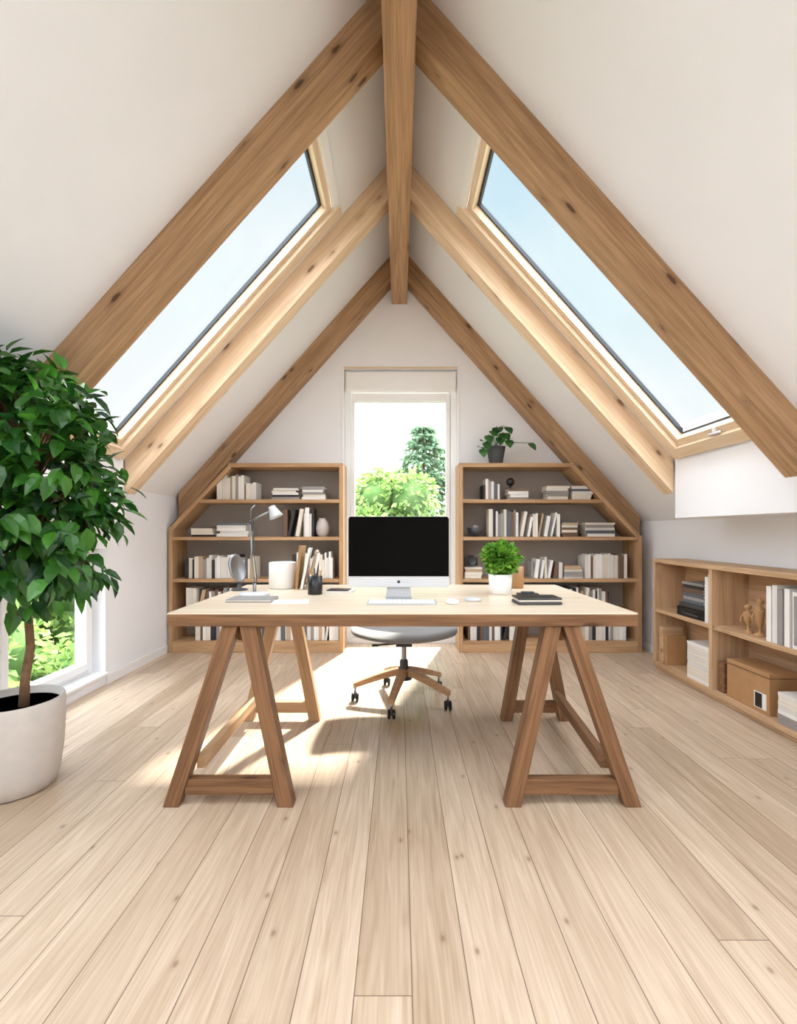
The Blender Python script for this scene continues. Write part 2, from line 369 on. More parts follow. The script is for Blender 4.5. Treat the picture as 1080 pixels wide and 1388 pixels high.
abox('casing_side',(DX0-.02,YB-.01,0),(DX0,YB,DZ+.018),M['paint'],e)
abox('casing_side_r',(DX1,YB-.01,0),(DX1+.02,YB,DZ+.018),M['paint'],e)
mb=MB(); mb.add([(GX0-.01,y+.04,.15),(GX1+.01,y+.04,.15),(GX1+.01,y+.04,GZ1+.01),(GX0-.01,y+.04,GZ1+.01)],[(0,1,2,3)],M['glass']); mb.obj('glass',e)
mb=MB(); mb.tube([(sx1-.03,y-.0,1.02),(sx1-.03,y-.035,1.02),(sx1-.12,y-.035,1.02)],.008,M['silver']); mb.obj('handle',e)
# left low window
wi+=1; e=empty('window_%d'%wi); x0,x1=XL-.16,XL-.09
def fl(n,y0,y1,z0,z1,xa=x0,xb=x1): abox(n,(xa,y0,z0),(xb,y1,z1),M['paint'],e,.004)
fl('frame_a',WY0,WY0+.05,WZ0,WZ1); fl('frame_b',WY1-.05,WY1,WZ0,WZ1); fl('frame_top',WY0+.05,WY1-.05,WZ1-.05,WZ1); fl('frame_bottom',WY0+.05,WY1-.05,WZ0,WZ0+.05)
fl('mullion',2.42,2.5,WZ0+.05,WZ1-.05)
for i,(a,b) in enumerate(((WY0+.05,2.42),(2.5,WY1-.05))):
    fl('sash_a%d'%i,a,a+.045,WZ0+.05,WZ1-.05,x0+.01,x1+.02); fl('sash_b%d'%i,b-.045,b,WZ0+.05,WZ1-.05,x0+.01,x1+.02)
    fl('sash_t%d'%i,a+.045,b-.045,WZ1-.095,WZ1-.05,x0+.01,x1+.02); fl('sash_u%d'%i,a+.045,b-.045,WZ0+.05,WZ0+.1,x0+.01,x1+.02)
fl('sill',WY0,WY1,WZ0-.0,WZ0+.02,XL-.09,XL+.03)
mb=MB(); xg=(x0+x1)/2; mb.add([(xg,WY0+.06,WZ0+.06),(xg,WY1-.06,WZ0+.06),(xg,WY1-.06,WZ1-.06),(xg,WY0+.06,WZ1-.06)],[(0,1,2,3)],M['glass']); mb.obj('glass',e)

# ------------------------------------------------------------ books
def book(mb,mtx,t,h,dp,cover):
    c=.0022
    mb.box((0,0,0),(c,dp,h),cover,mtx); mb.box((t-c,0,0),(t,dp,h),cover,mtx); mb.box((c,0,0),(t-c,c,h),cover,mtx)
    mb.box((c,c,.003),(t-c,dp-.004,h-.003),M['cream'],mtx)
def rc(): return random.choices(PAL,WTS)[0]
def upright(mb,x0,x1,yf,z,hmin=.17,hmax=.24,tilt=None):
    x=x0
    while x<x1-.012:
        t=random.uniform(.014,.036); t=min(t,x1-x); h=random.uniform(hmin,hmax); dp=random.uniform(.13,.18)
        a=0
        if tilt and random.random()<tilt:
            a=random.uniform(.12,.22)
            if x+t+h*math.sin(a)>x1: a=0
        m=Matrix.Translation((x,yf+random.uniform(0,.02),z+.001))
        if a:
            m=Matrix.Translation((x,yf,z+.001+t*math.sin(a)))@Matrix.Rotation(a,4,'Y')
        book(mb,m,t,h,dp,rc()); x+=t+.001+(h*math.sin(a)*.9 if a else 0)
def stack(mb,x0,x1,yf,z,n):
    z+=.001
    for i in range(n):
        t=random.uniform(.016,.03); w=(x1-x0)*random.uniform(.86,1)
        m=Matrix.Translation((x0+(x1-x0-w)*random.random(),yf+random.uniform(0,.015),z+t))@Matrix.Rotation(math.pi/2,4,'Y')
        book(mb,m,t,w,.16,rc()); z+=t+.0008
    return z

# ------------------------------------------------------------ rear bookcases
DS=4.12
def bookcase(x_in,x_out,xclip,zclip,zs):
    e=empty('bookcase'); sg=1 if x_out>x_in else -1; t=.035; T=1.67; yb=YB-.002
    mb=MB(); pp=[(x_in+sg*.01,.01),(x_out-sg*.01,.01),(x_out-sg*.01,zclip-.01),(xclip-sg*.01,T-.01),(x_in+sg*.01,T-.01)]
    mb.prism(pp,yb-.015,yb,M['back']); mb.obj('back_panel',e)
    def xl(z):
        if z<=zclip: return x_out
        return x_out+(xclip-x_out)*(z-zclip)/(T-zclip)
    def bx(n,xa,xb,z0,z1): abox(n,(min(xa,xb),DS,z0),(max(xa,xb),yb-.016,z1),M['shelf'],e)
    bx('side_in',x_in,x_in+sg*t,0,T-t); bx('side_out',x_out,x_out-sg*t,0,zclip-.012)
    bx('top',x_in,xclip+sg*.005,T-t,T)
    a=Vector((x_out-sg*t*.5,0,zclip-.02)); b=Vector((xclip-sg*.0,0,T-.02)); ym=(DS+yb-.016)/2
    nd=Vector((-(b-a).z*1,0,(b-a).x)).normalized()
    if nd.z>0: nd=-nd
    off=nd*.012
    board('side_slope',(a.x+off.x,ym,a.z+off.z),(b.x+off.x,ym,b.z+off.z),yb-.016-DS,.035,M['shelf'],e,(0,1,0))
    for i,z in enumerate(zs):
        bx('shelf_%d'%i,x_in+sg*t,xl(z)-sg*(t if z<zclip else .05),z-.03,z)
    bx('plinth',x_in+sg*t,x_out-sg*t,0.0,.07)
    return e
bookcase(-.494,-2.03,-1.5,1.12,(1.35,1.02,.65,.37,.1))
bookcase(.526,2.135,1.53,1.045,(1.35,1.02,.65,.37,.1))
BX=lambda px:(px-541)/154.1
yb_=DS+.03
mb=MB()
upright(mb,BX(292),BX(330),yb_,1.35,.19,.24); upright(mb,BX(331),BX(345),yb_,1.35,.14,.18)
stack(mb,BX(366),BX(404),yb_,1.35,5); stack(mb,BX(407),BX(440),yb_,1.35,5)
stack(mb,BX(256),BX(289),yb_,1.02,4); stack(mb,BX(291),BX(336),yb_,1.02,5); upright(mb,BX(383),BX(424),yb_,1.02,.19,.26,.3)
upright(mb,BX(248),BX(345),yb_,.65,.16,.21,.1); upright(mb,BX(395),BX(450),yb_,.65,.16,.24)
upright(mb,BX(262),BX(300),yb_,.1,.17,.2); upright(mb,BX(335),BX(458),yb_,.1,.15,.21,.1)
upright(mb,BX(250),BX(440),yb_,.37,.16,.2,.1)
mb.obj('row_of_books')
mb=MB()
upright(mb,BX(656),BX(680),yb_,1.35,.13,.19); stack(mb,BX(690),BX(718),yb_,1.35,4)
stack(mb,BX(742),BX(774),yb_,1.35,5); stack(mb,BX(777),BX(806),yb_,1.35,5)
upright(mb,BX(664),BX(704),yb_,1.02,.2,.25,.1); upright(mb,BX(706),BX(762),yb_,1.02,.17,.23,.6)
stack(mb,BX(763),BX(786),yb_,1.02,7); stack(mb,BX(795),BX(836),yb_,1.02,5)
stack(mb,BX(630),BX(655),yb_,.65,4); upright(mb,BX(722),BX(764),yb_,.65,.14,.19,.7); stack(mb,BX(766),BX(793),yb_,.65,5); upright(mb,BX(795),BX(853),yb_,.65,.19,.22)
upright(mb,BX(635),BX(706),yb_,.1,.17,.21,.2); upright(mb,BX(795),BX(852),yb_,.1,.15,.19)
upright(mb,BX(640),BX(830),yb_,.37,.16,.2,.1)
mb.obj('row_of_books')
mb=MB(); mb.lathe([(.035,0),(.055,.03),(.062,.08),(.05,.13),(.03,.155),(.034,.165),(.026,.16),(.02,.1),(0,.02)],M['pot'],(BX(434),DS+.12,1.021)); mb.obj('ceramic_vase')
mb=MB(); mb.lathe([(.03,0),(.06,.03),(.075,.08),(.07,.08),(.055,.035),(0,.02)],M['dgrey'],(BX(647),DS+.13,1.021)); mb.sphere((BX(647),DS+.13,1.086),.04,M['grey']); mb.obj('stone_bowl')
mb=MB(); zt=1.35+.1
mb.lathe([(.025,0),(.025,.008),(.006,.015),(.006,.03)],M['black'],(BX(696),DS+.12,zt)); mb.sphere((BX(696),DS+.12,zt+.065),.038,M['black']); mb.tube([(BX(696)+.04*math.cos(a),DS+.12,zt+.065+.04*math.sin(a)) for a in [i*.35-1.4 for i in range(9)]],.003,M['copper']); mb.obj('small_globe')
mb=MB(); cx=BX(641); zt=.765; mb.box((cx-.06,DS+.05,zt),(cx+.05,DS+.11,zt+.07),M['black']); mb.box((cx-.03,DS+.06,zt+.07),(cx+.02,DS+.1,zt+.09),M['black']); mb.lathe([(.03,0),(.03,.04),(.026,.04),(.02,.03),(0,.03)],M['dgrey'],(cx,DS+.05,zt+.035),24,Matrix.Rotation(math.pi/2,4,'X')); mb.obj('photo_camera')

# plant on bookcase
e=empty('potted_pothos'); cx,cy,cz=PX(672,4.25),4.25,1.672
mb=MB(); mb.lathe([(.05,0),(.062,.02),(.075,.1),(.085,.16),(.078,.16),(.07,.13),(0,.13)],M['dgrey'],(cx,cy,cz)); mb.obj('pot',e)
mb=MB()
for (dx,dz) in ((-.1,.2),(-.04,.3),(.0,.33),(.06,.28),(.1,.22),(-.08,.26),(.03,.24),(.28,.19),(-.13,.14),(.08,.33)):
    p0=Vector((cx,cy,cz+.12)); p1=Vector((cx+dx*.5,cy-.02,cz+dz*1.05)); p2=Vector((cx+dx,cy-.05,cz+dz))
    mb.tube([p0,p1,p2],.003,M['leaf3'],6,.6)
    for k in range(2 if dx<.2 else 1):
        mb.leaf(p2,(dx+random.uniform(-.2,.2),-.4,random.uniform(-.5,.1)),.1,.095,M['leaf3'],(0,-.6,1),.08,.25)
mb.obj('foliage',e)

# ------------------------------------------------------------ low bookcase right
e=empty('low_bookcase'); lx0,lx1=1.985,XR-.017; ya,yb2=1.3,3.67; H=.856
def lb(n,lo,hi,m=M['lowshelf']): abox(n,lo,hi,m,e)
lb('top',(lx0-.005,ya,H-.03),(lx1,yb2,H)); lb('bottom',(lx0,ya,.03),(lx1,yb2,.06)); lb('plinth',(lx0+.02,ya+.01,0),(lx1,yb2-.01,.03))
dv=(3.67-.03,2.98,2.27,1.56)
for i,d in enumerate(dv): lb('divider_%d'%i,(lx0+.002,d,.06),(lx1-.01,d+.03,H-.03))
lb('end',(lx0+.002,ya,.06),(lx1-.01,ya+.03,H-.03))
for i in range(3): lb('mid_shelf_%d'%i,(lx0+.006,dv[i+1]+.03,.445),(lx1-.01,dv[i],.47))
abox('back_panel',(lx1-.01,ya,.06),(lx1-.0,yb2,H-.03),M['lowshelf'],e,0)
def sbook(mb,y,z,t,h,dp,cov,flat=False,x=None):
    x=(lx0+.02) if x is None else x
    Rz=Matrix.Rotation(-math.pi/2,4,'Z')
    if flat: m=Matrix.Translation((x,y,z+t))@Rz@Matrix.Rotation(math.pi/2,4,'Y')
    else: m=Matrix.Translation((x,y,z))@Rz
    book(mb,m,t,h,dp,cov)
mb=MB(); z=.061
for i in range(11):
    t=random.uniform(.018,.026); sbook(mb,3.27-random.uniform(0,.012),z,t,.23,.17,random.choice(PAL[:3]),True); z+=t+.001
mb.obj('paper_stack')
mb=MB(); z=.061
for i in range(7):
    t=random.uniform(.02,.03); sbook(mb,2.48-random.uniform(0,.012),z,t,.165,.17,random.choice(PAL[:4]),True,lx0+.012); z+=t+.001
mb.obj('paper_stack')
mb=MB(); mb.box((lx0+.03,3.1,.471),(lx0+.2,3.4,.535),M['black']); mb.box((lx0+.04,3.11,.535),(lx0+.2,3.39,.565),M['dgrey']); mb.box((lx0+.027,3.16,.485),(lx0+.03,3.34,.5),M['dgrey']); mb.obj('printer',None,.006)
mb=MB(); z=.567
for i in range(7):
    t=random.uniform(.016,.024); sbook(mb,3.36+random.uniform(-.01,.01),z,t,.23,.15,random.choice(PAL[3:]+PAL[:1]),True,lx0+.045); z+=t+.001
mb.obj('magazine_stack')
mb=MB()
for k,(y,h) in enumerate(((3.06,.3),(3.027,.32))): sbook(mb,y+.015,.471,.03,h,.17,PAL[1+k])
mb.obj('file_binders')
mb=MB()
for y,h,c in ((2.56,.3,PAL[1]),(2.52,.31,PAL[2]),(2.485,.29,PAL[3]),(2.44,.3,PAL[1])): sbook(mb,y,.471,.033,h,.17,c)
mb.obj('file_binders')
mb=MB(); mb.box((lx0+.02,3.57,.061),(lx0+.18,3.62,.34),M['lowshelf']); mb.box((lx0+.03,3.53,.061),(lx0+.18,3.565,.28),M['card']); mb.obj('wooden_bookend',None,.004)
for (y,h) in ((2.76,.17),(2.67,.22)):
    mb=MB(); x=lx0+.07; mb.lathe([(.028,0),(.028,.012),(.008,.02),(.007,.05),(.018,.07),(.022,h*.55),(.026,h*.7),(.01,h*.76),(.008,h*.8),(.018,h*.86),(.018,h*.94),(0,h)],M['card'],(x,y,.471),20)
    mb.tube([(x,y+.02,.47+h*.68),(x-.01,y+.045,.47+h*.5),(x-.02,y+.03,.47+h*.35)],.006,M['card']); mb.tube([(x,y-.02,.47+h*.68),(x-.01,y-.045,.47+h*.55),(x-.03,y-.03,.47+h*.75)],.006,M['card'])
    mb.obj('wooden_figurine')
mb=MB(); mb.box((lx0+.03,2.55,.061),(lx0+.2,2.88,.29),M['card']); mb.box((lx0+.027,2.55,.262),(lx0+.2,2.88,.268),M['trestle']); mb.box((lx0+.028,2.57,.08),(lx0+.03,2.66,.17),M['white']); mb.box((lx0+.026,2.6,.085),(lx0+.028,2.65,.165),M['black']); mb.obj('cardboard_box',None,.003)
mb=MB(); mb.box((lx0+.02,2.305,.471),(lx0+.035,2.39,.76),M['white']); mb.box((lx0+.018,2.315,.49),(lx0+.02,2.38,.74),M['grey']); mb.obj('picture_frame',None,.002)
mb=MB(); mb.box((lx0+.03,2.91,.061),(lx0+.19,2.965,.25),M['trestle']); mb.obj('wooden_tray',None,.004)

# ------------------------------------------------------------ desk
e=empty('trestle_desk'); DT=.755
dx0,dx1,dy0,dy1=-.895,.918,1.8,2.76
abox('tabletop_core',(dx0+.001,dy0+.001,DT-.052),(dx1-.001,dy1-.001,DT-.006),M['trestle'],e,.003)
abox('tabletop_surface',(dx0,dy0,DT-.006),(dx1,dy1,DT),M['trestle_l'],e,.002)
def aframe(n,y,apx,fx0,fx1,mat):
    t=.056; zt=DT-.052
    def leg(nm,xf,xt):
        mb=MB(); hw=.031
        vs=[(xf-hw,y-t/2,0),(xf+hw,y-t/2,0),(xf+hw,y+t/2,0),(xf-hw,y+t/2,0),(xt-hw,y-t/2,zt),(xt+hw,y-t/2,zt),(xt+hw,y+t/2,zt),(xt-hw,y+t/2,zt)]
        p0=Vector((xf,y,0)); p1=Vector((xt,y,zt)); X=(p1-p0).normalized(); Y=Vector((0,1,0)); Z=X.cross(Y)
        m=Matrix((X,Y,Z)).transposed().to_4x4(); m.translation=p0; mi=m.inverted()
        mb.add([mi@Vector(v) for v in vs],[(0,3,2,1),(4,5,6,7),(0,1,5,4),(1,2,6,5),(2,3,7,6),(3,0,4,7)],mat)
        o=mb.obj(nm,None,.003); o.matrix_world=m; o.parent=e
    leg(n+'_leg_a',fx0+.032,apx-.034); leg(n+'_leg_b',fx1-.032,apx+.034)
    z=.075; k=z/zt
    xa=fx0+.032+(apx-.034-fx0-.032)*k+.028; xb=fx1-.032+(apx+.034-fx1+.032)*k-.028
    abox(n+'_crossbar',(xa,y-.02,.045),(xb,y+.02,.105),mat,e)
aframe('front_left',1.84,-.622,-.918,-.41,M['trestle']); aframe('rear_left',2.66,-.645,-.885,-.445,M['shelf'])  # rear left frame gets a paler oak, its sunlight painted in
aframe('front_right',1.84,.632,.41,.94,M['trestle']); aframe('rear_right',2.66,.76,.575,.965,M['trestle'])
board('stretcher_left',(-.79,1.868,.15),(-.79,2.632,.15),.035,.05,M['shelf'],e,(1,0,0))  # paler oak here too, sunlight put into the colour
board('stretcher_right',(.82,1.868,.15),(.885,2.632,.15),.035,.05,M['trestle'],e,(1,0,0))
board('head_rail_left',(-.625,1.868,.665),(-.645,2.632,.665),.04,.06,M['trestle'],e,(1,0,0))
board('head_rail_right',(.632,1.868,.665),(.76,2.632,.665),.04,.06,M['trestle'],e,(1,0,0))

# ------------------------------------------------------------ computer
e=empty('desktop_computer'); d=2.2
def rrect(x0,x1,z0,z1,r,n=6):
    pts=[]
    for cx,cz,a0 in ((x1-r,z1-r,0),(x0+r,z1-r,90),(x0+r,z0+r,180),(x1-r,z0+r,270)):
        for i in range(n+1):
            a=math.radians(a0+90*i/n); pts.append((cx+r*math.cos(a),cz+r*math.sin(a)))
    return pts
X0,X1=PX(472,d),PX(608.5,d); Z0,Z1=PZ(796,d),PZ(700,d); zc=PZ(781,d)
mb=MB(); mb.prism(rrect(X0,X1,Z0,Z1,.012),d,d+.022,M['silver']); mb.obj('housing',e,.002)
mb=MB(); mb.prism([(X0+.001,zc),(X1-.001,zc),(X1-.001,Z1-.012),(X1-.006,Z1-.004),(X1-.012,Z1-.001),(X0+.012,Z1-.001),(X0+.006,Z1-.004),(X0+.001,Z1-.012)],d-.003,d,M['screen']); mb.obj('screen',e)
cx=(X0+X1)/2
mb=MB(); mb.lathe([(0,0),(.007,0),(.007,.002),(0,.002)],M['black'],(cx,d-.0005,(Z0+zc)/2),20,Matrix.Rotation(math.pi/2,4,'X')); mb.obj('emblem',e)
mb=MB()
mb.add([(cx-.045,d+.03,Z0+.1),(cx+.045,d+.03,Z0+.1),(cx+.06,d+.012,DT+.005),(cx-.06,d+.012,DT+.005),(cx-.045,d+.036,Z0+.1),(cx+.045,d+.036,Z0+.1),(cx+.06,d+.018,DT+.005),(cx-.06,d+.018,DT+.005)],[(0,1,2,3),(7,6,5,4),(0,4,5,1),(1,5,6,2),(2,6,7,3),(3,7,4,0)],M['alu'])
mb.box((cx-.06,d-.07,DT+.0005),(cx+.06,d+.09,DT+.005),M['alu']); mb.box((cx-.04,d+.02,Z0+.08),(cx+.04,d+.035,Z0+.14),M['alu']); mb.obj('stand',e,.001)
kb=MB(); k0,k1=PX(498,2.04),PX(591,2.04); kb.box((k0,1.99,DT),(k1,2.1,DT+.008),M['alu'])
for r in range(5):
    for c in range(14):
        w=(k1-k0-.012)/14; kb.box((k0+.006+c*w+.001,1.997+r*.02,DT+.008),(k0+.006+(c+1)*w-.001,1.997+r*.02+.017,DT+.0105),M['white'])
kb.obj('keyboard')
mb=MB(); mb.lathe([(0,0),(.026,0),(.03,.004),(.029,.01),(.02,.017),(0,.02)],M['white'],(PX(613,2.05),2.05,DT),24,Matrix.Diagonal((1,1.7,1)).to_4x4()); mb.obj('computer_mouse')
mb=MB(); mb.lathe([(.0,0),(.034,0),(.038,.004),(.036,.012),(.0,.016)],M['silver'],(PX(641,2.12),2.12,DT)); mb.obj('wireless_charger')

# ------------------------------------------------------------ chair
e=empty('office_chair'); cx,cy=.03,2.97
prof=[(2.72,.425,.30),(2.76,.447,.315),(2.88,.445,.325),(3.02,.432,.32),(3.14,.44,.31),(3.2,.475,.295),(3.235,.56,.27),(3.25,.66,.25),(3.26,.75,.23),(3.265,.79,.2)]
vs=[];fs=[];nu=13
for i,(yy,zz,hw) in enumerate(prof):
    for k in range(nu):
        u=-1+2*k/(nu-1); back=min(1,max(0,(i-4)/3))
        vs.append((cx+hw*u, yy-.07*back*u*u, zz+.05*(1-back)*abs(u)**2.5))
for i in range(len(prof)-1):
    for k in range(nu-1): fs.append((i*nu+k,i*nu+k+1,(i+1)*nu+k+1,(i+1)*nu+k))
mb=MB(); mb.add(vs,fs,M['grey'],True); o=mb.obj('seat_shell',e); so=o.modifiers.new('s','SOLIDIFY'); so.thickness=.022; so.offset=-1; su=o.modifiers.new('u','SUBSURF'); su.levels=1; su.render_levels=2
mb=MB(); mb.box((cx-.1,cy-.12,.385),(cx+.1,cy+.1,.41),M['black']); mb.box((cx-.05,cy-.06,.35),(cx+.05,cy+.06,.385),M['black']); mb.tube([(cx-.05,cy-.05,.37),(cx-.16,cy-.07,.365)],.006,M['black']); mb.box((cx-.2,cy-.09,.36),(cx-.155,cy-.055,.37),M['black']); mb.obj('tilt_mechanism',e,.004)
mb=MB(); mb.lathe([(.016,.2),(.016,.36)],M['chrome'],(cx,cy,0),20); mb.lathe([(.028,.14),(.026,.25),(.02,.26)],M['dgrey'],(cx,cy,0),20); mb.lathe([(.0,.135),(.05,.135),(.05,.185),(.03,.2),(0,.2)],M['dgrey'],(cx,cy,0),24); mb.obj('gas_column',e)
for i in range(5):
    a=math.radians(-104+72*i); dx,dy=math.cos(a),math.sin(a); Rr=.32
    mb=MB(); n=6; vs=[];fs=[]
    for k in range(n+1):
        t=k/n; r=.035+(Rr-.035)*t; z=.185-.085*t**1.2; w=.026-.008*t; h=.022-.006*t
        px_,py_=cx+dx*r,cy+dy*r
        for (sw,sh) in ((-1,-1),(1,-1),(1,1),(-1,1)): vs.append((px_-dy*w*sw,py_+dx*w*sw,z+h*sh))
    for k in range(n):
        for q in range(4): fs.append((k*4+q,k*4+(q+1)%4,k*4+4+(q+1)%4,k*4+4+q))
    fs+=[(3,2,1,0),tuple(n*4+q for q in range(4))]
    mb.add(vs,fs,M['chairwood']); mb.obj('base_leg_%d'%(i+1),e,.005)
    mb=MB(); X,Y=cx+dx*(Rr-.012),cy+dy*(Rr-.012)
    mb.tube([(X,Y,.05),(X,Y,.09)],.007,M['chrome'])
    for s_ in (-1,1):
        rot=Matrix.Rotation(math.pi/2,4,'Y'); ctr=Vector((X+s_*.014,Y,.027))
        mb.lathe([(0,-.009),(.02,-.009),(.027,-.006),(.027,.006),(.02,.009),(0,.009)],M['black'],ctr,20,rot)
    mb.box((X-.006,Y-.018,.022),(X+.006,Y+.018,.056),M['dgrey']); mb.obj('caster_%d'%(i+1),e)

# ------------------------------------------------------------ desk accessories
e=empty('desk_lamp'); d=2.3; bx=PX(345,d)
mb=MB(); mb.lathe([(0,0),(.07,0),(.073,.005),(.068,.013),(.02,.018),(0,.018)],M['silver'],(bx,d,DT),36); mb.obj('base',e)
j1=Vector((PX(338,d),d+.02,PZ(708,d))); j2=Vector((PX(368,d),d-.02,PZ(693,d)))
mb=MB(); mb.tube([(bx,d,DT+.01),(bx,d,DT+.06)],.008,M['chrome']); mb.tube([(bx,d,DT+.06),(PX(340,d),d+.01,PZ(750,d)),j1],.0045,M['chrome']); mb.tube([(bx+.012,d,DT+.06),(PX(340,d)+.012,d+.01,PZ(750,d)),j1+Vector((.012,0,0))],.0025,M['dgrey'])
mb.tube([j1,(PX(348,d),d,PZ(702,d)),j2],.0045,M['chrome']); mb.tube([j1,(PX(338,d),d+.02,PZ(690,d)),(PX(344,d),d+.02,PZ(684,d))],.0035,M['chrome']); mb.sphere(j1+Vector((.004,0,0)),.012,M['dgrey']); mb.sphere(j2,.009,M['chrome']); mb.obj('arm',e)
rot=Matrix.Rotation(math.radians(-24),4,'Y')
mb=MB(); mb.lathe([(.008,.032),(.016,.03),(.02,.012),(.032,-.022),(.034,-.028),(.031,-.027),(.018,.008),(0,.014)],M['silver'],j2+Vector((.018,0,-.004)),28,rot); mb.obj('shade',e)
e=empty('table_mirror'); X,Y=PX(322,2.5),2.5
mb=MB(); rot=Matrix.Rotation(math.radians(-14),4,'Y')@Matrix.Rotation(math.radians(62),4,'Z')@Matrix.Diagonal((1,1,1.45)).to_4x4()@Matrix.Rotation(math.radians(90),4,'X')
mb.lathe([(0,-.012),(.036,-.012),(.054,-.006),(.056,.0),(.05,.006),(.046,.004),(0,.002)],M['chrome'],(X,Y,DT+.118),28,rot); mb.obj('mirror_head',e)
mb=MB(); mb.lathe([(0,0),(.042,0),(.044,.006),(.012,.012),(.007,.045)],M['dgrey'],(X+.01,Y,DT),24); mb.obj('foot',e)
mb=MB()
m=Matrix.Translation((PX(312,2.12),2.06,DT)); mb.box((0,0,0),(.2,.13,.006),M['grey'],m); mb.box((.002,.002,.006),(.198,.128,.011),M['cream'],m); mb.box((0,0,.011),(.2,.13,.013),M['grey'],m)
mb.obj('notebook')
mb=MB(); mb.box((0,0,0),(.16,.11,.003),M['white'],Matrix.Translation((PX(372,2.08),2.02,DT))@Matrix.Rotation(.15,4,'Z')); mb.obj('sheet_of_paper')
mb=MB(); mb.box((0,0,0),(.14,.12,.01),M['white'],Matrix.Translation((PX(440,2.4),2.38,DT))@Matrix.Rotation(-.1,4,'Z')); mb.box((.01,.01,.01),(.12,.1,.014),M['black'],Matrix.Translation((PX(440,2.4),2.38,DT))@Matrix.Rotation(-.1,4,'Z')); mb.obj('notepad')
mb=MB(); mb.lathe([(0,0),(.07,0),(.074,.004),(.074,.14),(.07,.144),(.066,.14),(.066,.02),(0,.02)],M['white'],(PX(383,2.6),2.6,DT),36); mb.obj('ceramic_canister')
mb=MB()
for i,(px,c,a) in enumerate(((401,M['copper'],.1),(408,PAL[1],.2),(416,PAL[6],.28),(422,M['white'],.2))):
    m=Matrix.Translation((PX(px,2.55),2.52,DT+.001+.014*math.sin(a)))@Matrix.Rotation(a,4,'Y')@Matrix.Rotation(.1*i,4,'Z'); book(mb,m,.014,.235-.012*i,.12,c)
mb.obj('standing_notebooks')
e=empty('pencil_cup'); X,Y=PX(427,2.34),2.34
mb=MB(); mb.lathe([(0,0),(.034,0),(.036,.003),(.036,.092),(.033,.092),(.033,.01),(0,.01)],M['black'],(X,Y,DT),28); mb.obj('cup',e)
mb=MB()
for i in range(8):
    a=i*.8; mb.tube([(X+.015*math.cos(a),Y+.015*math.sin(a),DT+.012),(X+.03*math.cos(a),Y+.03*math.sin(a),DT+.12+.02*math.sin(i*2.2))],.0035,[M['copper'],M['white'],M['dgrey'],M['card']][i%4],6)
mb.obj('pencils',e)
e=empty('potted_herb'); X,Y=PX(678,2.36),2.36
mb=MB(); mb.lathe([(0,0),(.05,0),(.053,.004),(.06,.1),(.056,.1),(.053,.085),(0,.085)],M['white'],(X,Y,DT),32); mb.lathe([(0,.087),(.054,.087)],M['soil'],(X,Y,DT),24); mb.obj('pot',e)
mb=MB()
for i in range(60):
    a=random.uniform(0,6.28); r=.085*math.sqrt(random.random()); mb.tube([(X+r*.3*math.cos(a),Y+r*.3*math.sin(a),DT+.08),(X+r*math.cos(a),Y+r*math.sin(a),DT+.18)],.0015,M['leaf2'],5,.5)
for i in range(1300):
    v=Vector((random.gauss(0,1),random.gauss(0,1),random.gauss(0,1))).normalized(); r=random.uniform(.45,1)**.5
    c=Vector((X,Y,DT+.18))+Vector((v.x*.096,v.y*.092,v.z*.085))*r*(.8+.45*noise.noise(v*3.5))
    if c.z<DT+.09: continue
    mb.leaf(c,v+Vector((random.uniform(-.8,.8),random.uniform(-.8,.8),random.uniform(-.2,.6))),random.uniform(.02,.034),.024,M['leaf2'],None,.15,.15)
mb.obj('foliage',e)
mb=MB(); mb.lathe([(0,0),(.035,0),(.038,.004),(.038,.12),(.035,.12),(.035,.01),(0,.01)],M['copper'],(PX(700,2.6),2.6,DT),28); mb.obj('brass_tumbler')
mb=MB(); m=Matrix.Translation((PX(698,2.05),1.99,DT))@Matrix.Rotation(.04,4,'Z'); mb.box((0,0,0),(.19,.11,.012),M['dgrey'],m); mb.box((.004,.004,.012),(.186,.106,.022),M['cream'],m); mb.box((0,0,.022),(.19,.11,.03),M['black'],m); mb.obj('black_notebook',None,.004)
mb=MB(); mt=Matrix.Translation((PX(694,2.22),2.2,DT))@Matrix.Rotation(-.1,4,'Z'); mb.box((.02,0,0),(.12,.045,.022),M['black'],mt); mb.box((.04,.01,.022),(.1,.035,.03),M['dgrey'],mt); mb.obj('glasses_case',None,.005)

# ------------------------------------------------------------ potted tree
e=empty('potted_tree'); X,Y=-1.6,1.96
mb=MB(); mb.lathe([(0,0),(.13,0),(.145,.008),(.16,.06),(.172,.16),(.177,.28),(.177,.365),(.173,.372),(.165,.37),(.16,.33),(0,.33)],M['pot'],(X-.01,Y,0),48); mb.obj('pot',e)
mb=MB(); mb.lathe([(0,.34),(.162,.34)],M['soil'],(X-.01,Y,0),32); mb.obj('soil',e)
mb=MB(); trunk=[(X+.03,Y,.33),(X+.035,Y,.45),(X+.05,Y+.01,.58),(X+.05,Y,.7),(X+.03,Y-.01,.82),(X+.02,Y,1.0),(X+.03,Y,1.2),(X,Y,1.5)]
mb.tube(trunk,[.02,.017,.016,.015,.014,.012,.01,.005],M['bark'],12)
mb.tube([trunk[4],(X-.03,Y+.04,.95),(X-.12,Y+.06,1.1)],[.012,.01,.006],M['bark'],8)
mb.tube([trunk[4],(X+.1,Y-.03,.93),(X+.2,Y-.04,1.05)],[.011,.009,.006],M['bark'],8)
lf=MB()
def leaf_ok(q):
    if q.x<-2.0 or q.z>roofz(q.x)-.05 or q.x>-1.2: return False
    if q.y>2.12 and q.z>roofz(q.x)-.3: return False
    if q.x<-1.84 and q.z>1.12: return False
    return True
rt=random.Random(21)
